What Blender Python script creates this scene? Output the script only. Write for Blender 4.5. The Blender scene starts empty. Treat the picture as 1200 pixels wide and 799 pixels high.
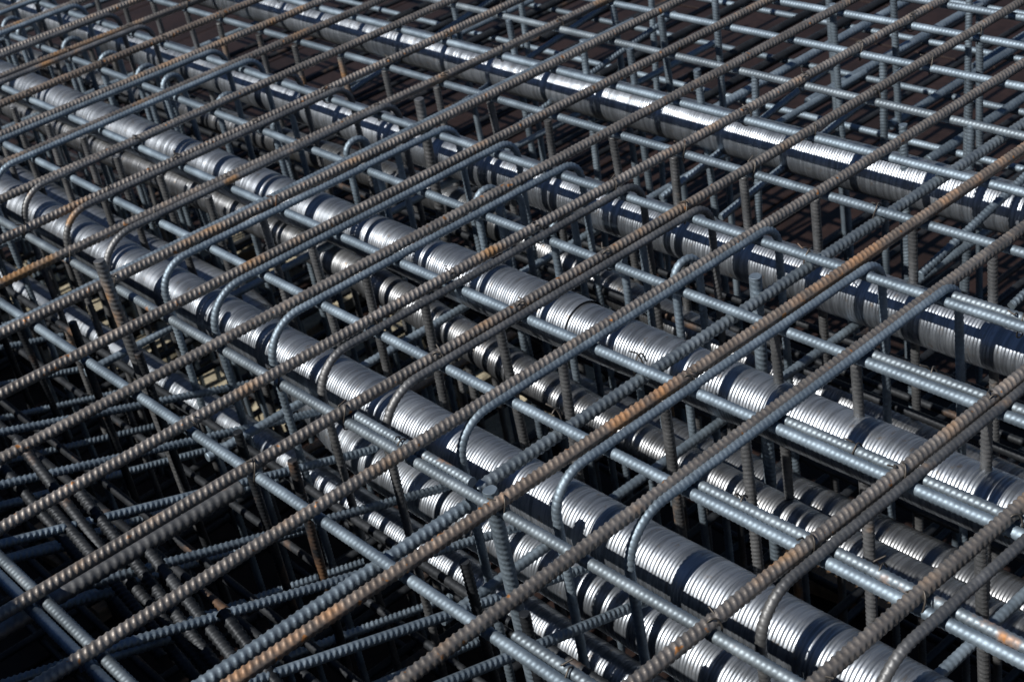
import bpy, math, random
import numpy as np
from mathutils import Vector, Matrix

random.seed(7)
rng = np.random.default_rng(7)
scene = bpy.context.scene
COL = scene.collection

# ------------------------------------------------------------------ camera, sky, sun, exposure
ZT = 0.95            # height of the top layer of bars above the formwork deck
cam_data = bpy.data.cameras.new('camera')
cam = bpy.data.objects.new('camera', cam_data)
COL.objects.link(cam)
right = Vector((0.73946, -0.65310, -0.16328))
down = Vector((-0.45114, -0.30073, -0.84026))
fwd = Vector((0.49967, 0.69500, -0.51702))
m = Matrix((right, -down, -fwd)).transposed().to_4x4()
m.translation = Vector((0, 0, 1.0 + ZT))
cam.matrix_world = m
cam_data.sensor_width = 36
cam_data.sensor_fit = 'HORIZONTAL'
cam_data.lens = 52.41
cam_data.clip_start = 0.02
cam_data.clip_end = 500
cam_data.dof.use_dof = True
cam_data.dof.focus_distance = 1.68
cam_data.dof.aperture_fstop = 13.0
scene.camera = cam

to_sun = Vector((-0.93, 0.07, 1.0)).normalized()
world = bpy.data.worlds.new('World')
scene.world = world
world.use_nodes = True
wn = world.node_tree.nodes
wl = world.node_tree.links
bg = wn['Background']
sky = wn.new('ShaderNodeTexSky')
sky.sky_type = 'NISHITA'
sky.sun_disc = False
sky.sun_elevation = math.asin(to_sun.z)
sky.sun_rotation = math.atan2(to_sun.x, to_sun.y)
sky.air_density = 0.7
sky.dust_density = 0.05
sky.ozone_density = 3.5
wl.new(sky.outputs['Color'], bg.inputs['Color'])
bg.inputs['Strength'].default_value = 0.05
sun_data = bpy.data.lights.new('sun', 'SUN')
sun_data.energy = 5.0
sun_data.angle = math.radians(0.53)
sun_data.color = (1.0, 0.95, 0.88)
sun = bpy.data.objects.new('sun', sun_data)
COL.objects.link(sun)
sun.rotation_euler = to_sun.to_track_quat('Z', 'Y').to_euler()
sun.location = to_sun * 20
scene.view_settings.view_transform = 'Standard'
scene.view_settings.look = 'None'
scene.view_settings.exposure = 0.55
scene.view_settings.gamma = 1.0

# ------------------------------------------------------------------ materials
def new_mat(name):
    mt = bpy.data.materials.new(name)
    mt.use_nodes = True
    return mt, mt.node_tree.nodes, mt.node_tree.links, mt.node_tree.nodes['Principled BSDF']

def noise(nt, links, coord, scale, detail=3, rough=0.55):
    n = nt.new('ShaderNodeTexNoise')
    n.inputs['Scale'].default_value = scale
    n.inputs['Detail'].default_value = detail
    n.inputs['Roughness'].default_value = rough
    links.new(coord, n.inputs['Vector'])
    return n.outputs['Fac']

def ramp(nt, links, fac, stops):
    r = nt.new('ShaderNodeValToRGB')
    e = r.color_ramp.elements
    e[0].position, e[0].color = stops[0][0], (*stops[0][1], 1)
    e[1].position, e[1].color = stops[-1][0], (*stops[-1][1], 1)
    for p, c in stops[1:-1]:
        k = e.new(p); k.color = (*c, 1)
    links.new(fac, r.inputs['Fac'])
    return r.outputs['Color']

def mix(nt, links, fac, a, b):
    n = nt.new('ShaderNodeMix'); n.data_type = 'RGBA'
    if isinstance(fac, float): n.inputs['Factor'].default_value = fac
    else: links.new(fac, n.inputs['Factor'])
    for v, s in ((a, n.inputs[6]), (b, n.inputs[7])):
        if isinstance(v, tuple): s.default_value = (*v, 1)
        else: links.new(v, s)
    return n.outputs[2]

def jitter_coord(nt, links):
    tc = nt.new('ShaderNodeTexCoord')
    oi = nt.new('ShaderNodeObjectInfo')
    mul = nt.new('ShaderNodeMath'); mul.operation = 'MULTIPLY'; mul.inputs[1].default_value = 37.0
    links.new(oi.outputs['Random'], mul.inputs[0])
    add = nt.new('ShaderNodeVectorMath'); add.operation = 'ADD'
    links.new(tc.outputs['Object'], add.inputs[0]); links.new(mul.outputs[0], add.inputs[1])
    return add.outputs[0], oi.outputs['Random']

def rebar_mat(name, dark, light, rust, rust_lo, rust_hi, metallic, rough, speck=.80):
    mt, nt, ln, bs = new_mat(name)
    co, rnd = jitter_coord(nt, ln)
    fine = noise(nt, ln, co, 140, 4, 0.65)
    mid = noise(nt, ln, co, 22, 4, 0.6)
    big = noise(nt, ln, co, 4.5, 3, 0.6)
    base = mix(nt, ln, fine, dark, light)
    pale = tuple(min(1, c * 1.35 + .02) for c in light)
    base = mix(nt, ln, ramp(nt, ln, mid, [(.45, (0, 0, 0)), (.75, (.6, .6, .6))]), base, pale)
    ad = nt.new('ShaderNodeMath'); ad.operation = 'MULTIPLY_ADD'
    ln.new(mid, ad.inputs[0]); ad.inputs[1].default_value = 0.55
    ln.new(big, ad.inputs[2])
    rf = ramp(nt, ln, ad.outputs[0], [(rust_lo, (0, 0, 0)), (rust_hi, (1, 1, 1))])
    rcol = mix(nt, ln, fine, tuple(c * .55 for c in rust), rust)
    col = mix(nt, ln, rf, base, rcol)
    sp = noise(nt, ln, co, 75, 2, .5)
    col = mix(nt, ln, ramp(nt, ln, sp, [(speck, (0, 0, 0)), (speck + .05, (.9, .9, .9))]), col, (.40, .17, .05))
    hsv = nt.new('ShaderNodeHueSaturation')
    vr = nt.new('ShaderNodeMapRange'); vr.inputs[3].default_value = .82; vr.inputs[4].default_value = 1.2
    ln.new(rnd, vr.inputs[0]); ln.new(vr.outputs[0], hsv.inputs['Value']); ln.new(col, hsv.inputs['Color'])
    ln.new(hsv.outputs[0], bs.inputs['Base Color'])
    mr = nt.new('ShaderNodeMapRange'); mr.inputs[3].default_value = metallic; mr.inputs[4].default_value = metallic * .25
    ln.new(rf, mr.inputs[0]); ln.new(mr.outputs[0], bs.inputs['Metallic'])
    rr = nt.new('ShaderNodeMapRange'); rr.inputs[3].default_value = rough - .1; rr.inputs[4].default_value = rough + .14
    ln.new(mid, rr.inputs[0]); ln.new(rr.outputs[0], bs.inputs['Roughness'])
    bp = nt.new('ShaderNodeBump'); bp.inputs['Strength'].default_value = .35; bp.inputs['Distance'].default_value = .0006
    ln.new(fine, bp.inputs['Height']); ln.new(bp.outputs[0], bs.inputs['Normal'])
    return mt

RUST = (.36, .15, .04)
M = {}
M['brown'] = rebar_mat('brown_oxide_steel', (.088, .081, .076), (.27, .248, .23), (.25, .145, .07), .84, 1.06, .72, .50, .685)
M['rusty'] = rebar_mat('rusty_steel', (.095, .078, .066), (.24, .20, .17), (.42, .19, .055), .80, 1.00, .65, .52, .66)
M['blue'] = rebar_mat('blue_mill_scale_steel', (.092, .122, .155), (.212, .268, .32), RUST, 1.0, 1.14, .78, .57)
M['blue_rust'] = rebar_mat('blue_mill_scale_steel_speckled', (.088, .112, .135), (.205, .245, .28), (.3, .14, .05), .92, 1.06, .78, .53)
M['grey'] = rebar_mat('grey_steel', (.060, .064, .070), (.165, .17, .177), (.24, .14, .07), .90, 1.08, .75, .52)
M['dark'] = rebar_mat('shade_darkened_steel', (.010, .012, .015), (.030, .034, .040), (.10, .055, .03), .90, 1.06, .7, .56)  # shade on low and deep bars put into this darker base colour

def duct_mat(name, c0, c1, rough, dirt):
    mt, nt, ln, bs = new_mat(name)
    co, rnd = jitter_coord(nt, ln)
    mp = nt.new('ShaderNodeMapping'); mp.inputs['Scale'].default_value = (1, .35, 1)
    ln.new(co, mp.inputs['Vector'])
    big = noise(nt, ln, mp.outputs[0], 14, 4, .6)
    fine = noise(nt, ln, co, 260, 3, .6)
    speck = noise(nt, ln, co, 70, 3, .7)
    base = mix(nt, ln, big, c0, c1)
    mp2 = nt.new('ShaderNodeMapping'); mp2.inputs['Scale'].default_value = (9, 150, 9)
    ln.new(co, mp2.inputs['Vector'])
    streak = noise(nt, ln, mp2.outputs[0], 1.0, 3, .6)
    base = mix(nt, ln, ramp(nt, ln, streak, [(.42, (.55, .55, .55)), (.58, (0, 0, 0))]), base, tuple(c * .45 for c in c0))
    df = ramp(nt, ln, speck, [(.60, (0, 0, 0)), (.74, (dirt, dirt, dirt))])
    col = mix(nt, ln, df, base, (.20, .15, .10))
    ln.new(col, bs.inputs['Base Color'])
    bs.inputs['Metallic'].default_value = 0.90
    rr = nt.new('ShaderNodeMapRange'); rr.inputs[1].default_value = .3; rr.inputs[2].default_value = .7
    rr.inputs[3].default_value = rough - .07; rr.inputs[4].default_value = rough + .12
    ln.new(big, rr.inputs[0]); ln.new(rr.outputs[0], bs.inputs['Roughness'])
    bp = nt.new('ShaderNodeBump'); bp.inputs['Strength'].default_value = .25; bp.inputs['Distance'].default_value = .0005
    ln.new(fine, bp.inputs['Height']); ln.new(bp.outputs[0], bs.inputs['Normal'])
    return mt
M['duct'] = duct_mat('galvanised_duct', (.215, .245, .285), (.39, .425, .475), .40, .6)
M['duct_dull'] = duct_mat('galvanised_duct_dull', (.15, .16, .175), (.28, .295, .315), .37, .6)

def flat_mat(name, a, b, scale, rough, stretch=(1, 1, 1), bump=.0):
    mt, nt, ln, bs = new_mat(name)
    co, rnd = jitter_coord(nt, ln)
    mp = nt.new('ShaderNodeMapping'); mp.inputs['Scale'].default_value = stretch
    ln.new(co, mp.inputs['Vector'])
    f = noise(nt, ln, mp.outputs[0], scale, 6, .65)
    g = noise(nt, ln, mp.outputs[0], scale * 9, 4, .6)
    c = mix(nt, ln, ramp(nt, ln, f, [(.32, (0, 0, 0)), (.68, (1, 1, 1))]), a, b)
    c = mix(nt, ln, ramp(nt, ln, g, [(.35, (.5, .5, .5)), (.6, (0, 0, 0))]), c, tuple(x * .55 for x in a))
    ln.new(c, bs.inputs['Base Color'])
    bs.inputs['Roughness'].default_value = rough
    bs.inputs['Specular IOR Level'].default_value = .18
    if bump:
        bp = nt.new('ShaderNodeBump'); bp.inputs['Strength'].default_value = .6; bp.inputs['Distance'].default_value = bump
        ln.new(g, bp.inputs['Height']); ln.new(bp.outputs[0], bs.inputs['Normal'])
    return mt
M['ply'] = flat_mat('red_brown_film_plywood', (.010, .006, .0052), (.021, .012, .0105), 6, .6, bump=.001)
M['ground'] = flat_mat('bare_ground', (.16, .13, .10), (.24, .20, .16), 2, .95, bump=.01)
M['timber'] = flat_mat('raw_timber', (.20, .13, .08), (.33, .23, .145), 8, .8, (1, 6, 6), .002)
M['stone'] = flat_mat('sandy_concrete', (.17, .152, .11), (.29, .262, .195), 12, .9, bump=.003)
M['wire'] = rebar_mat('black_tie_wire', (.03, .028, .026), (.09, .08, .07), (.14, .07, .035), .9, 1.1, .6, .5)

# ------------------------------------------------------------------ mesh helpers
def make_mesh(name, V, F, mat, smooth=True):
    me = bpy.data.meshes.new(name)
    me.from_pydata(V.tolist() if hasattr(V, 'tolist') else V, [], F.tolist() if hasattr(F, 'tolist') else F)
    me.materials.append(mat)
    if smooth:
        me.polygons.foreach_set('use_smooth', [len(p.vertices) == 4 for p in me.polygons])
    me.update()
    return me

def tube_faces(n, k, caps=True):
    i = np.arange(n - 1)[:, None]; j = np.arange(k)[None, :]
    a = i * k + j; b = i * k + (j + 1) % k
    F = np.stack([a, b, b + k, a + k], -1).reshape(-1, 4).tolist()
    if caps:
        F.append(list(range(k - 1, -1, -1)))
        F.append(list(range((n - 1) * k, n * k)))
    return F

def rib_height(s, phi, pitch, kind):
    """raised ribs of a deformed bar: oblique crescents on two faces, two thin long ribs"""
    s = s[:, None]; phi = phi[None, :]
    up = (phi % (2 * math.pi)) < math.pi
    ph = phi % math.pi
    if kind == 'oblique':
        u = np.where(up, s / pitch + 1.0 * ph / math.pi, s / pitch + 1.0 * ph / math.pi + .5)
    else:                                    # herringbone
        u = np.where(up, s / pitch + 1.2 * ph / math.pi, s / pitch - 1.2 * ph / math.pi)
    f = np.abs((u % 1.0) - .5) * 2            # 0 at rib centre
    pulse = np.clip((.50 - f) / .17, 0, 1)
    cres = np.clip(np.sin(ph) * 1.25 - .12, 0, 1) ** .6
    longr = np.exp(-((np.minimum(ph, math.pi - ph)) / .16) ** 2)
    return np.maximum(pulse * cres, longr * .8)

def sweep(P, T, Nn, r, pitch, k=12, kind='oblique', rib=.13, taper=True):
    """ribbed bar along points P with tangents T and normals Nn"""
    P = np.asarray(P); T = np.asarray(T); Nn = np.asarray(Nn)
    Bn = np.cross(T, Nn)
    d = np.linalg.norm(np.diff(P, axis=0), axis=1)
    s = np.concatenate([[0], np.cumsum(d)])
    phi = np.linspace(0, 2 * math.pi, k, endpoint=False)
    h = rib_height(s, phi, pitch, kind)
    R = r * (1 - rib * .5) + r * rib * h
    V = P[:, None, :] + R[..., None] * (np.cos(phi)[None, :, None] * Nn[:, None, :] + np.sin(phi)[None, :, None] * Bn[:, None, :])
    return V.reshape(-1, 3), tube_faces(len(P), k)

def straight(name, L, r, pitch, mat, kind='oblique', k=12, per=5, bow=0.0, rib=.13, phase=0.0):
    """bar along local X from 0 to L"""
    n = max(4, int(L / pitch * per))
    x = np.linspace(0, L, n)
    y = bow * np.sin(x / L * math.pi * 2.3 + phase)
    z = bow * .35 * np.sin(x / L * math.pi * 3.1 + phase * 1.7)
    P = np.stack([x, y, z], 1)
    T = np.gradient(P, axis=0); T /= np.linalg.norm(T, axis=1)[:, None]
    up = np.tile([0, 0, 1.0], (n, 1)); N = up - (up * T).sum(1)[:, None] * T
    N /= np.linalg.norm(N, axis=1)[:, None]
    V, F = sweep(P, T, N, r, pitch, k, kind, rib)
    return make_mesh(name, V, F, mat)

def planar(name, corners, radii, r, pitch, mat, kind='herring', k=10, per=6, closed=False, rib=.14):
    """bent bar in the local XZ plane with rounded corners"""
    C = [np.array([c[0], 0, c[1]], float) for c in corners]
    pts = [C[0]]
    for i in range(1, len(C) - 1):
        a, b, c = C[i - 1], C[i], C[i + 1]
        u = (a - b) / np.linalg.norm(a - b); w = (c - b) / np.linalg.norm(c - b)
        ang = math.acos(np.clip(u @ w, -1, 1)); rad = radii[i]
        t = rad / math.tan(ang / 2)
        p0 = b + u * t; p1 = b + w * t
        bis = (u + w) / np.linalg.norm(u + w); cen = b + bis * rad / math.sin(ang / 2)
        v0 = p0 - cen; v1 = p1 - cen
        sweepang = math.pi - ang
        for q in np.linspace(0, 1, 13):
            th = sweepang * q
            pts.append(cen + (v0 * math.sin(sweepang - th) + v1 * math.sin(th)) / math.sin(sweepang))
    pts.append(C[-1])
    pts = np.array(pts)
    d = np.concatenate([[0], np.cumsum(np.linalg.norm(np.diff(pts, axis=0), axis=1))])
    keep = np.concatenate([[True], np.diff(d) > 1e-7]); pts = pts[keep]; d = d[keep]
    n = int(d[-1] / pitch * per)
    s = np.linspace(0, d[-1], n)
    P = np.stack([np.interp(s, d, pts[:, q]) for q in range(3)], 1)
    T = np.gradient(P, axis=0); T /= np.linalg.norm(T, axis=1)[:, None]
    N = np.tile([0, 1.0, 0], (n, 1))
    V, F = sweep(P, T, N, r, pitch, k, kind, rib)
    return make_mesh(name, V, F, mat)

def corrugated(name, y0, y1, r, pitch, mat, k=34, per=4, path=None):
    """helically corrugated duct along local Y; path(y) -> (dx, dz)"""
    n = int((y1 - y0) / pitch * per)
    y = np.linspace(y0, y1, n)
    phi = np.linspace(0, 2 * math.pi, k, endpoint=False)
    u = y[:, None] / pitch + phi[None, :] / (2 * math.pi)
    fine = np.abs(np.sin(math.pi * u)) ** .85
    ridge = np.floor(u).astype(int) - int(np.floor(u.min()))
    tab = np.random.default_rng(int(abs(y1) * 100)).uniform(.75, 1.1, ridge.max() + 1)
    fine = fine * tab[ridge]
    seam = np.clip(1.25 - 6 * np.abs(((u / 5) % 1) - .5), 0, 1)
    wob = .0011 * np.sin(y * 9.0)[:, None] * np.cos(2 * phi)[None, :] + .0005 * np.sin(y * 31.0 + 1)[:, None] * np.cos(3 * phi + 1)[None, :]
    R = r - .0013 + .0014 * fine * (1 - .22 * seam) + .0003 * seam + wob
    dx = np.zeros(n); dz = np.zeros(n)
    if path is not None:
        dx, dz = path(y)
    V = np.stack([dx[:, None] + R * np.cos(phi)[None, :], np.repeat(y[:, None], k, 1), dz[:, None] + R * np.sin(phi)[None, :]], -1).reshape(-1, 3)
    F = tube_faces(n, k, caps=False)
    F = [f[::-1] for f in F]
    return make_mesh(name, V, F, mat)

def put(name, me, loc, label=None, cat=None, group=None, rot=(0, 0, 0), kind=None, parent=None):
    o = bpy.data.objects.new(name, me)
    COL.objects.link(o)
    o.location = (loc[0], loc[1], loc[2] + (0 if parent else ZT))
    o.rotation_euler = rot
    if parent is not None: o.parent = parent
    if label: o['label'] = label
    if cat: o['category'] = cat
    if group: o['group'] = group
    if kind: o['kind'] = kind
    return o

def box_mesh(name, sx, sy, sz, mat, bev=.004, rough=0.0, seed=0):
    g = np.random.default_rng(seed)
    b = bev
    V = []; 
    for z, i in ((-sz / 2, b), (-sz / 2 + b, 0), (sz / 2 - b, 0), (sz / 2, b)):
        for (ax, ay) in ((-1, -1), (1, -1), (1, 1), (-1, 1)):
            V.append([ax * (sx / 2 - i) + g.normal() * rough, ay * (sy / 2 - i) + g.normal() * rough, z + g.normal() * rough * .4])
    F = [[3, 2, 1, 0]]
    for l in range(3):
        for j in range(4):
            a = l * 4 + j; c = l * 4 + (j + 1) % 4
            F.append([a, c, c + 4, a + 4])
    F.append([12, 13, 14, 15])
    return make_mesh(name, np.array(V), F, mat, smooth=False)

# ------------------------------------------------------------------ the setting
g = make_mesh('ground', np.array([[-80, -80, 0], [80, -80, 0], [80, 80, 0], [-80, 80, 0.]]), [[0, 1, 2, 3]], M['ground'], False)
put('ground', g, (0, 0, -ZT - .14), kind='structure')
deckm = box_mesh('formwork_deck', 9.0, 11.0, .10, M['timber'], .01)
deck = put('formwork_deck', deckm, (3.0, 3.5, -ZT - .085), kind='structure')
panel = box_mesh('plywood_panel', 1.242, .618, .021, M['ply'], .0025)
for i in range(6):
    for j in range(16):
        put('plywood_panel', panel, (-3.6 + .1 + i * 1.25 + (.3 if j % 2 else 0), -4.6 + .2 + j * .625, .0635 + random.uniform(0, .003)), parent=deck)

# added unseen wall past the outermost bars, put there to shade the low bars
wall = bpy.data.objects.new('added_shade_wall', None); COL.objects.link(wall)
wall.location = (-.38, 2.6, 0)
wall['label'] = 'tall plywood wall added out of view to shade the low outer bars'; wall['category'] = 'formwork'
wp = box_mesh('shade_wall_panel', .021, 1.245, 1.665, M['ply'], .002)
for j in range(6):
    put('shade_wall_panel', wp, (0, -3.4 + j * 1.25, .8325), parent=wall)
wst = box_mesh('shade_wall_stud', .10, .05, 1.60, M['timber'], .003)
for j in range(16):
    put('shade_wall_stud', wst, (-.063, -3.9 + j * .5, .80), parent=wall)
wwl = box_mesh('shade_wall_waler', .06, 8.2, .10, M['timber'], .003)
for z in (.4, 1.2):
    put('shade_wall_waler', wwl, (-.145, 0, z), parent=wall)

# ------------------------------------------------------------------ the ducts
RD = .040; ZD = -.146
duct_long = corrugated('corrugated_duct', -.35, 5.9, RD, .0053, M['duct'])
DX = (.8815, 1.195, 1.486, 1.777)
DL = ('shiny corrugated duct that the rounded stirrup corners curve over',
      'shiny corrugated duct with a sleeve, running under the middle of the stirrups',
      'shiny corrugated duct behind the dark stirrup legs, a bar along its top',
      'shiny corrugated duct lying outside the stirrups, a lone bar above it')
ducts = []
for x, lb in zip(DX, DL):
    ducts.append(put('corrugated_duct', duct_long, (x, random.uniform(-.004, .004), -.122 if x > 1.7 else ZD), lb, 'duct', 'upper row of ducts'))
slv = corrugated('duct_sleeve', 1.47, 1.80, RD + .0032, .0053, M['duct'])
put('sleeve', slv, (0, 0, 0), parent=ducts[1])

def prof(ks, vs):
    def f(y):
        from_k = np.array(ks, float); v = np.array(vs, float)
        # smooth interpolation
        z = np.interp(y, from_k, v)
        w = 41
        zz = np.convolve(np.pad(z, w * 3, mode='edge'), np.ones(w * 6 + 1) / (w * 6 + 1), 'valid')
        return np.zeros_like(y), zz
    return f
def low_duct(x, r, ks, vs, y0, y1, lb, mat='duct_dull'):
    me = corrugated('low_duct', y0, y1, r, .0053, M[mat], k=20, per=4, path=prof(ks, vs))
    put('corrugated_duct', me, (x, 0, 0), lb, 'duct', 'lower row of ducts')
snake = corrugated('low_duct', -.3, 5.4, .039, .0053, M['duct'], k=28, per=4, path=lambda y: (.905 + .145 * np.clip((y - 1.62) / .75, 0, 1) ** 2 * (3 - 2 * np.clip((y - 1.62) / .75, 0, 1)), np.full_like(y, -.300)))
put('corrugated_duct', snake, (0, 0, 0), 'corrugated duct snaking sideways beneath the one the stirrup corners curve over', 'duct', 'lower row of ducts')
low_duct(.885, .029, [0, 5], [-.405, -.405], -.3, 5.0, 'thin duct deepest in the cage below two others in its stack', 'duct')
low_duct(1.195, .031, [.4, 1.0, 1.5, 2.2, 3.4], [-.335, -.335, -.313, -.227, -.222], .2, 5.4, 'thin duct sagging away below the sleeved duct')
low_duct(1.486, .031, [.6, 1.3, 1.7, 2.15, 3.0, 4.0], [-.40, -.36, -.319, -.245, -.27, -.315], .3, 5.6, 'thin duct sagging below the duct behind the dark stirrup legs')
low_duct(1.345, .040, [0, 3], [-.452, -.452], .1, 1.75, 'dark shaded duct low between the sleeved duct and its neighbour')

# ------------------------------------------------------------------ top bars (across the ducts)
A = [(0.6556, -0.008), (0.7877, -0.008), (0.9712, 0.008), (1.0992, -0.003), (1.267, 0.0021), (1.4076, 0.0048), (1.5516, -0.0026), (1.6971, -0.0021), (1.8481, -0.0025), (2.0086, -0.0051), (2.1625, -0.0021), (2.3315, 0.0028), (2.4852, 0.0052), (2.6438, -0.0012), (2.7853, 0.004), (2.9517, -0.0035), (3.1089, -0.004), (3.2714, -0.004), (3.4289, 0.004), (3.5814, 0.004)]
# the cage goes on past the edges of the picture
A_more = [(.37, 0), (.51, 0)] + [(3.735 + .155 * i, 0) for i in range(8)]
ORD = ['', 'first', 'second', 'third', 'fourth', 'fifth', 'sixth', 'seventh', 'eighth', 'ninth', 'tenth', 'eleventh', 'twelfth', 'thirteenth', 'fourteenth', 'fifteenth', 'sixteenth', 'seventeenth', 'eighteenth', 'nineteenth', 'twentieth', 'twenty-first', 'twenty-second', 'twenty-third', 'twenty-fourth', 'twenty-fifth']
order = sorted(y for y, _ in A + A_more)
def place(y):
    n = order.index(y) - order.index(1.0992)
    if n == 0: return None
    return ORD[abs(n)] + ' from the orange rusty one, ' + ('unlapped' if n > 0 else 'lapped') + ' side'
RA = .0078
LA = 3.05
a_mesh = [straight('top_bar', LA, RA, .0082, M['brown'], 'oblique', 18, 8, bow=.003, rib=.165, phase=p) for p in (0, 2.1)]
a_rust = straight('top_bar', LA, RA, .0082, M['rusty'], 'oblique', 18, 8, bow=.0012, rib=.165, phase=1)
rusty_idx = {3, 15}
for i, (y, s) in enumerate(A + A_more):
    x0 = -.10 + random.uniform(-.05, .05)
    rusty = i in rusty_idx
    me = a_rust if rusty else a_mesh[i % 2]
    lb = 'brown ribbed top bar, ' + (place(y) or '')
    if i == 3: lb = 'orange rusty ribbed bar on top with a grey bar beneath it'
    if i == 15: lb = 'rust-stained ribbed top bar, ' + place(y)
    put('reinforcing_bar', me, (x0, y + s * (x0 - 1.4), 0), lb, 'rebar', 'brown top bars across the ducts', rot=(random.uniform(0, 3.1), 0, math.atan(s)))
# a companion bar lapped beside one top bar, on its far side
lap = straight('companion_bar', 1.9, .0062, .0072, M['blue'], 'oblique', 10, 5)
put('reinforcing_bar', lap, (-.02, 2.0086 + .0165 + .007, -.0015), 'thin grey bar lapped against the far side of a brown top bar', 'rebar', rot=(0, 0, -.0051))

# ------------------------------------------------------------------ long bars (along the ducts)
RB = .0070; ZB = -.0148
LB = 5.9
b_mesh = [straight('long_bar', LB, RB, .0066, M['blue'], 'oblique', 12, 6, rib=.075, bow=.0018, phase=p) for p in (0, 1.7)]
b_spk = straight('long_bar', LB, RB, .0066, M['blue_rust'], 'oblique', 12, 6, rib=.085, bow=.001, phase=.6)
Bx = [(.299, 0, 'blue-grey long bar outermost, with a second bar against it'),
      (.5920, -.004, 'blue-grey long bar outside the stirrups above the thin deepest duct'),
      (.7290, -.0045, 'rust-speckled blue-grey long bar just outside the rounded stirrup corners'),
      (.8880, .002, 'blue-grey long bar over the gap between the first two shiny ducts'),
      (1.0313, -.0011, 'blue-grey long bar alongside the sleeved duct on its stirrup-corner side'),
      (1.1995, .0022, 'blue-grey long bar over the gap behind the sleeved duct'),
      (1.3570, -.002, 'blue-grey long bar tucked inside the dark far stirrup corners'),
      (1.5112, -.0008, 'blue-grey long bar over the gap outside the far stirrup corners'),
      (1.6583, .0017, 'blue-grey long bar above the duct outside the stirrups'),
      (1.8077, -.0007, 'blue-grey long bar first beyond the duct outside the stirrups'),
      (1.9585, 0, 'blue-grey long bar second beyond the duct outside the stirrups'),
      (2.0960, -.004, 'blue-grey long bar third beyond the duct outside the stirrups'),
      (2.2090, 0, 'blue-grey long bar fourth beyond the duct outside the stirrups'),
      (2.40, 0, 'blue-grey long bar fifth beyond the duct outside the stirrups'),
      (2.56, 0, 'blue-grey long bar last beyond the duct outside the stirrups')]
for i, (x, s, lb) in enumerate(Bx):
    me = b_spk if i in (2, 9) else b_mesh[i % 2]
    y0 = -.4
    put('reinforcing_bar', me, (x + s * (y0 - 2.4), y0, ZB), lb, 'rebar', 'long bars along the ducts', rot=(random.uniform(-.3, .3), 0, math.pi / 2 - math.atan(s)))
# lapped second bars tied against the long bars, all starting under the same top bar
lapb = straight('lapped_bar', 1.42, RB * .97, .0070, M['blue_rust'], 'oblique', 12, 6, rib=.11, bow=.0008)
lap_short = straight('lapped_bar', .255, RB * .97, .0070, M['blue_rust'], 'oblique', 12, 6, rib=.14)
for x, s, y1, what in ((.888, .002, .985, 'the gap between the first two ducts'), (1.0313, -.001, .985, 'the side of the sleeved duct'),
                 (1.1995, .002, .985, 'the gap behind the sleeved duct'), (1.357, -.002, .985, 'the far stirrup corners'),
                 (.729, -.0045, 1.425, 'the rounded stirrup corners'), (.592, -.004, .94, 'the deepest duct, outside the stirrups'),
                 (.299, 0, 1.64, 'the outermost edge')):
    xx = x + s * (y1 - 2.4)
    put('reinforcing_bar', lapb if y1 != 1.425 else lap_short, (xx + .0140, y1, ZB + .0012), 'second grey bar lapped against the long bar by ' + what, 'rebar', 'lapped second bars',
        rot=(random.uniform(-.5, .5), 0, -math.pi / 2))

# ------------------------------------------------------------------ cross bars under the long bars
cb = straight('under_bar', 1.9, .0080, .0094, M['blue'], 'oblique', 16, 8, rib=.17, bow=.0006)
cbr = straight('under_bar', 2.1, .0080, .0094, M['blue_rust'], 'oblique', 16, 8, rib=.17, bow=.0006)
ZC = ZB - RB - .0078
put('reinforcing_bar', cb, (.728 - 1.9, 1.160, ZC), 'grey cross bar under the long bars, ending by the rounded stirrup corners', 'rebar', 'cross bars under the long bars')
put('reinforcing_bar', cbr, (.752, 1.174, ZC), 'grey cross bar under the long bars passing over all four shiny ducts', 'rebar', 'cross bars under the long bars', rot=(0, 0, .002))
dk = straight('under_bar', .62, .0098, .011, M['grey'], 'oblique', 14, 7)
put('reinforcing_bar', dk, (-.03, 1.438, ZC - .012), 'thick dark bar just below a brown top bar outside the stirrups', 'rebar', rot=(0, .01, .006))
# saddle bars that carry the ducts
sd = straight('saddle_bar', 1.55, .0070, .008, M['blue'], 'oblique', 10, 4)
for y, in ((2.139,), (1.197,), (1.748,), (2.75,), (3.35,), (.70,), (4.0,)):
    put('saddle_bar', sd, (.68, y, ZD - RD - .0068), 'grey saddle bar running crosswise beneath the shiny ducts', 'rebar', 'saddle bars under the ducts', rot=(random.uniform(-.2, .2), 0, random.uniform(-.004, .004)))

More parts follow.
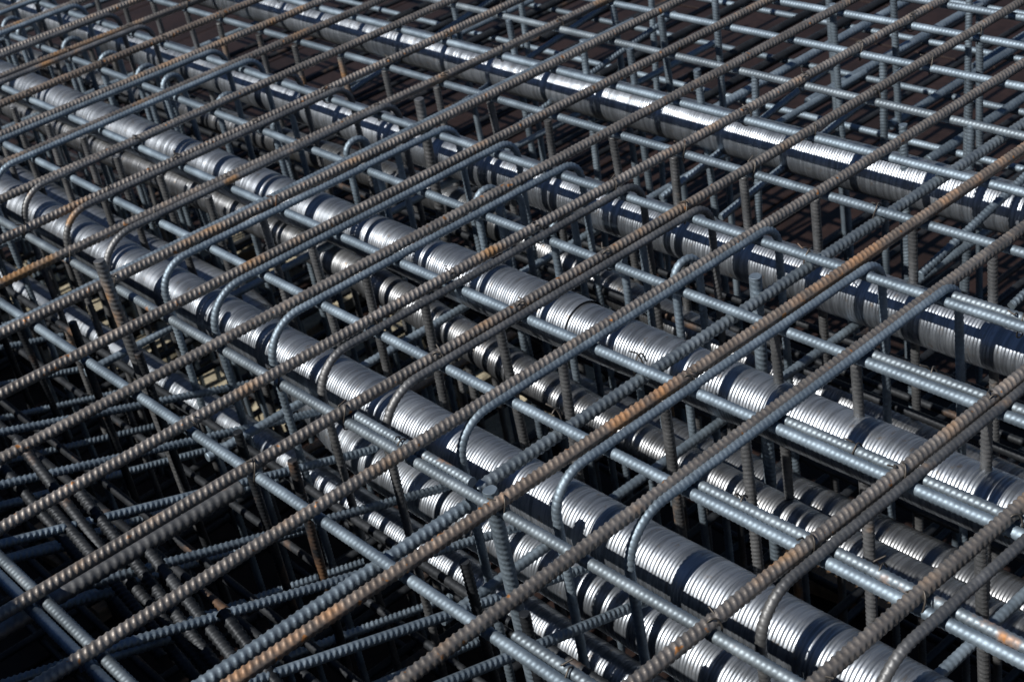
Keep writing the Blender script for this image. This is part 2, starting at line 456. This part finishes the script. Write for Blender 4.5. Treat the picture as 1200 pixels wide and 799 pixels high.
# ------------------------------------------------------------------ stirrups beside every top bar
RS = .0060; ZS = -.0026; BOT = -.90
s1 = [planar('stirrup', [(xl, BOT), (xl, ZS), (1.395, ZS), (1.395, BOT)], [0, rl, .034, 0], RS, .0070, M['grey'] if xl < .782 else M['blue']) for xl, rl in ((.774, .066), (.796, .050), (.786, .060), (.780, .055))]
s2 = planar('hairpin', [(1.243, BOT), (1.243, ZS - .0125), (1.288, ZS - .0125), (1.288, BOT)], [0, .0215, .0215, 0], RS, .0070, M['blue'])
v1 = planar('tie', [(0, BOT), (0, -.024)], [0, 0], .0068, .0062, M['grey'])
v1d = planar('tie', [(0, BOT), (0, -.024)], [0, 0], .0062, .0062, M['dark'])
rows = A + A_more
for i, (y, s) in enumerate(rows):
    if y > 4.6: continue
    wh = ('the top bar ' + place(y)) if place(y) else 'the orange rusty top bar'
    yy = y - .0160 + s * (1.05 - 1.4) + random.uniform(-.0015, .0015)
    if i != 15:
        put('stirrup', s1[(i * 3 + i // 4) % 4], (random.uniform(-.004, .004), yy, 0), 'grey stirrup beside ' + wh, 'stirrup', 'stirrups around the ducts', rot=(random.uniform(-.022, .022), random.uniform(-.003, .003), math.atan(s) + random.uniform(-.006, .006)))
    if y > 1.2: put('hairpin_tie', s2, (random.uniform(-.004, .004), y + .016, .0), 'narrow hairpin tie under ' + wh, 'tie', 'hairpin ties between the ducts', rot=(random.uniform(-.02, .02), 0, random.uniform(-.12, .12)))
    else: put('upright_bar', v1, (1.205, y + .01, 0), 'upright ribbed bar standing under the lapped bars behind the sleeved duct', 'rebar', 'upright bars behind the sleeved duct', rot=(random.uniform(-.025, .025), random.uniform(-.02, .02), random.uniform(0, 3)))
    put('upright_bar', v1, (1.006 + random.uniform(-.012, .008), y + .020 + random.uniform(-.003, .004), 0), 'upright bar by sleeved duct, ' + (place(y) or 'under the orange rusty one'), 'rebar', 'upright bars beside the sleeved duct', rot=(random.uniform(-.025, .025), random.uniform(-.02, .02), random.uniform(0, 3)))
    if y < 4 and i % 3 != 1:
        put('upright_bar', v1d, (.655 + random.uniform(-.02, .02), y - .012 + random.uniform(-.01, .02), -.01), 'upright ribbed bar outside the rounded stirrup corners', 'rebar', 'upright bars outside the stirrups', rot=(random.uniform(-.03, .03), random.uniform(-.03, .03), random.uniform(0, 3)))
    if y < 4.2:
        put('upright_bar', v1, (1.512 + random.uniform(-.004, .004), y + .02, 0), 'upright ribbed bar between the last two shiny ducts', 'rebar', 'upright bars between the last ducts', rot=(random.uniform(-.03, .03), random.uniform(-.03, .03), random.uniform(0, 3)))
# stubs with cut tops standing proud
st = planar('stub', [(0, BOT), (0, .035)], [0, 0], .0085, .008, M['grey'], k=12)
st_grey = planar('stub', [(0, BOT), (0, .035)], [0, 0], .0085, .008, M['blue'], k=12)
for x, y, z, lb in ((.70, 1.955, .03, 'brown upright stub with cut top beside the rounded stirrup corners'),
                (1.372, 2.045, .0, 'brown upright stub with cut top by the far stirrup corners'),
                (1.262, 1.187, -.035, 'grey upright stub with cut top beside the cross bar'),
                (.742, 1.128, -.035, 'grey upright stub with cut top under the rusty top bar')):
    put('upright_stub', st_grey if 'grey' in lb else st, (x, y, z), lb, 'rebar', rot=(random.uniform(-.04, .04), random.uniform(-.03, .03), 1))

# ------------------------------------------------------------------ bottom mat of the cage
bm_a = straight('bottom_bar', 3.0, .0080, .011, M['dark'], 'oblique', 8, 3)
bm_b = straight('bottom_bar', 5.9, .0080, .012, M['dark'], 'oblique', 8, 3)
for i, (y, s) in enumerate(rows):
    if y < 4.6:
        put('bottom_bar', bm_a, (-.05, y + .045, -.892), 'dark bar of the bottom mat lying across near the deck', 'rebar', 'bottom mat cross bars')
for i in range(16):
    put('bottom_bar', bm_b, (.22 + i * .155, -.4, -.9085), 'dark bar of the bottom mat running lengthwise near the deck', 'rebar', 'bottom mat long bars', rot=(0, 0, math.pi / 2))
for i, (y, s) in enumerate(rows):  # extra mat added half way down to keep light out of the depths
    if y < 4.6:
        put('middle_bar', bm_a, (.74, y + .060, -.640), 'dark cross bar of the middle mat added to block light half way down', 'rebar', 'added light-blocking cross bars')
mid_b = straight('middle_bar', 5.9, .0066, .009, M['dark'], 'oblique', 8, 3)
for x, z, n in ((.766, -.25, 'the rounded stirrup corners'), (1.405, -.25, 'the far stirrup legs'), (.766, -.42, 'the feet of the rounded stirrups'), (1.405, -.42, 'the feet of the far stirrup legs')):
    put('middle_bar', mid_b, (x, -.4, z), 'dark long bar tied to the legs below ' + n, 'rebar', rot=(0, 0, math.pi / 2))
rl = straight('low_bar', .75, .0075, .009, M['rusty'], 'oblique', 10, 4)
put('low_bar', rl, (.72, 2.0, -.45), 'rusty cross bar deep in the gap between the first two ducts', 'rebar', rot=(0, .02, -.02))

# ------------------------------------------------------------------ sloping bars outside the stirrups
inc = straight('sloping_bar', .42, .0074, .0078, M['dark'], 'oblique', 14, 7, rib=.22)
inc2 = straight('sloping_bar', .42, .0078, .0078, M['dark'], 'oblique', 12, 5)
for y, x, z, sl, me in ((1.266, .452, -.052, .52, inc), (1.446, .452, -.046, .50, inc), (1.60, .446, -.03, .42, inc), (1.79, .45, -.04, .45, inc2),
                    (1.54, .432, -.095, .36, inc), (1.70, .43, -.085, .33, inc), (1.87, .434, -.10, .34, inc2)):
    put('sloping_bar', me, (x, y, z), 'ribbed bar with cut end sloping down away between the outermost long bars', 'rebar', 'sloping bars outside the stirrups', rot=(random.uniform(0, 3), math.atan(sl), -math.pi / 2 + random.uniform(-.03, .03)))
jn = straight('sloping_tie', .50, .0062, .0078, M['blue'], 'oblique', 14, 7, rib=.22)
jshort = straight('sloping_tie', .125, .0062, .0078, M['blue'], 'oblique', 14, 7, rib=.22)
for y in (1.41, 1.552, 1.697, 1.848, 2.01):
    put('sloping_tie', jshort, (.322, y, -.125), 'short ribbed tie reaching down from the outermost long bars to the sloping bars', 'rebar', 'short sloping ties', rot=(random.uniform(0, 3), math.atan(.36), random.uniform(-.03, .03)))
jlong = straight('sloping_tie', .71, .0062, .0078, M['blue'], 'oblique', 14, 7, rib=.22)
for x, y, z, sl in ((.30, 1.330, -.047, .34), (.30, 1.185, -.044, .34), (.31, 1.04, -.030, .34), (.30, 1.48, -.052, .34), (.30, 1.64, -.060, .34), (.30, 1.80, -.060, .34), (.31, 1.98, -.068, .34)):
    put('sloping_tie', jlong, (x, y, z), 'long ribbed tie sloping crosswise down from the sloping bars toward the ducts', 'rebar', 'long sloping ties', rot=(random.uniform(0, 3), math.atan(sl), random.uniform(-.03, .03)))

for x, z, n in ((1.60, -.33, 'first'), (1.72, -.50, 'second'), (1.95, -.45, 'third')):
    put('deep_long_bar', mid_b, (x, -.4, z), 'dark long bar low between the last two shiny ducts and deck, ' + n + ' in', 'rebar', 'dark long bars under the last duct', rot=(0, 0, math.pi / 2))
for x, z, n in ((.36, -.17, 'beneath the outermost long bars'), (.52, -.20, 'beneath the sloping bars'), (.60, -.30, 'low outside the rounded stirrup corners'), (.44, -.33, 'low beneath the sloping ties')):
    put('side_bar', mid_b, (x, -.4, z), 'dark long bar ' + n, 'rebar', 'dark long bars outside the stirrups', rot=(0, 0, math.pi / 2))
for i, (y, s) in enumerate(rows):
    if y < 3.2:
        put('side_tie', jlong, (.16, y + .035, -.19), 'ribbed tie sloping down low outside the stirrups, ' + (place(y) or 'under the orange rusty bar'), 'rebar', 'low sloping ties', rot=(random.uniform(0, 3), .30, random.uniform(-.03, .03)))
# ------------------------------------------------------------------ deeper layer beyond the last duct
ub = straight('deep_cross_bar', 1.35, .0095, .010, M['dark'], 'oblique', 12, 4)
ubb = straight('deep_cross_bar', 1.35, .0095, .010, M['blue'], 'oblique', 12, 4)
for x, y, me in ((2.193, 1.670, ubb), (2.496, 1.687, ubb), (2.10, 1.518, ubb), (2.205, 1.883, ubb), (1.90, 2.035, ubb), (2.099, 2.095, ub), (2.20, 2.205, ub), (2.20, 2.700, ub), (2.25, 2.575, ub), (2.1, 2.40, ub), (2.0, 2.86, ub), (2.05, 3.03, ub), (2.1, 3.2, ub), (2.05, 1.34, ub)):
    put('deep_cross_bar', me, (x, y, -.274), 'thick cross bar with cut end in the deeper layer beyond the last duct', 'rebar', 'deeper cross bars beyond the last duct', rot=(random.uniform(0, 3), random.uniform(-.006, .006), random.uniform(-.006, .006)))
for x, lb in ((2.182, 'first'), (2.39, 'second'), (2.61, 'third'), (2.83, 'fourth')):
    put('deep_long_bar', b_mesh[0], (x, -.4, -.291), 'grey long bar of the deeper layer beyond the last duct, ' + lb + ' from it', 'rebar', 'deeper long bars beyond the last duct', rot=(.3, 0, math.pi / 2))
for x, y, z in ((1.59, 1.697, -.167), (1.583, 1.552, -.162), (1.513, 1.11, -.10), (1.60, 1.02, -.165), (1.62, 2.144, -.16), (1.6, 2.33, -.16), (1.6, 2.64, -.16)):
    put('stub_bar', jn, (x, y, z), 'short ribbed cross bar with cut end under the last shiny duct', 'rebar', 'short bars under the last duct', rot=(random.uniform(0, 3), -.14, random.uniform(-.02, .02)))
v2 = planar('tie', [(0, BOT), (0, -.008)], [0, 0], .0068, .0062, M['blue'])
for x, y in ((1.944, 2.153), (1.942, 2.019), (2.057, 1.98), (2.119, 1.742), (2.193, 1.658), (2.225, 1.495), (1.768, 1.764), (1.778, 2.068), (1.787, 1.95), (1.749, 1.313), (1.797, 1.223), (1.80, 1.656), (1.79, 2.3), (1.95, 2.45), (1.95, 2.7), (2.1, 2.2), (2.3, 1.9), (2.35, 1.6), (1.95, 1.5), (1.95, 1.33)):
    put('upright_bar', v2, (x + .008, y, -.006), 'upright ribbed bar standing beyond the last shiny duct', 'rebar', 'upright bars beyond the last duct', rot=(random.uniform(-.04, .04), random.uniform(-.05, .02), random.uniform(0, 3)))

# ------------------------------------------------------------------ wire ties
def wire_mesh(seed):
    g = np.random.default_rng(seed)
    t = np.linspace(0, 1, 46)
    ang = t * 2 * math.pi * 1.12 + g.uniform(0, 1)
    rx, rz = .0105, .0170
    P = np.stack([rx * np.cos(ang) + .003 * np.sin(ang * .5), (t - .5) * .010 + .002 * np.sin(ang * 2), -.006 + rz * np.sin(ang)], 1)
    tail = P[-1] + np.outer(np.linspace(.05, 1, 10), np.array([g.uniform(-.012, .012), g.uniform(-.010, .010), .004]))
    P = np.concatenate([P, tail])
    T = np.gradient(P, axis=0); T /= np.linalg.norm(T, axis=1)[:, None]
    ref = np.tile([.3, .9, .2], (len(P), 1)); N = ref - (ref * T).sum(1)[:, None] * T; N /= np.linalg.norm(N, axis=1)[:, None]
    B = np.cross(T, N)
    phi = np.linspace(0, 2 * math.pi, 5, endpoint=False)
    V = P[:, None, :] + .0011 * (np.cos(phi)[None, :, None] * N[:, None, :] + np.sin(phi)[None, :, None] * B[:, None, :])
    return make_mesh('tie_wire', V.reshape(-1, 3), tube_faces(len(P), 5), M['wire'])
wm = [wire_mesh(s) for s in range(5)]
cr = 0
for i, (y, s) in enumerate(A):
    for j, (x, sb, lb) in enumerate(Bx[1:12]):
        if (i * 7 + j * 5) % 5 not in (0, 2) and not (j in (1, 3) and i % 3 == 0): continue
        yy = y + s * (x - 1.4)
        put('tie_wire', wm[(i + j) % 5], (x + sb * (yy - 2.4), yy - .002, -.004), 'thin twisted wire tying a top bar to a long bar', 'wire', 'wire ties at bar crossings', rot=(0, random.uniform(-.2, .2), random.choice((.75, -.75)) + random.uniform(-.2, .2)))
for x, y in ((.902, .90), (.902, .72), (1.046, .86), (1.214, .88), (1.367, .86), (.742, 1.30), (1.21, 1.1), (.895, 1.19), (1.04, 1.19), (1.36, 1.18), (1.51, 1.18), (.606, .86)):
    put('tie_wire', wm[cr % 5], (x, y, -.0145), 'thin twisted wire tying two lapped long bars together', 'wire', 'wire ties on lapped bars', rot=(0, 0, random.uniform(-.2, .2))); cr += 1

# ------------------------------------------------------------------ loose things lying on the deck
for i in range(24):
    q = (i // 3) / 7
    x = 1.80 - .60 * q + (i % 3 - 1) * .25 + random.uniform(-.03, .03); y = 2.33 + 1.9 * q + (i % 3 - 1) * .06 + random.uniform(-.03, .03)
    me = box_mesh('concrete_spacer', random.uniform(.19, .28), random.uniform(.11, .20), .05, M['stone'], .008, .004, i)
    put('concrete_slab', me, (x, y, -ZT + .0255 + .0), 'sandy concrete slab lying on the deck below the first two ducts', 'slab', 'concrete slabs on the deck', rot=(0, 0, random.uniform(-.3, .3)))
for i, (x, y, a, L) in enumerate(((.70, 2.84, .1, .18), (.685, 2.60, .05, .15), (1.65, 1.42, .15, .30), (1.42, 1.37, -.1, .25))):
    me = box_mesh('timber_batten', .075, L, .03, M['timber'], .003, .001, 40 + i)
    put('timber_batten', me, (x, y, -ZT + .0155), 'short timber offcut lying on the deck under the bars', 'batten', 'timber offcuts on the deck', rot=(0, 0, a))
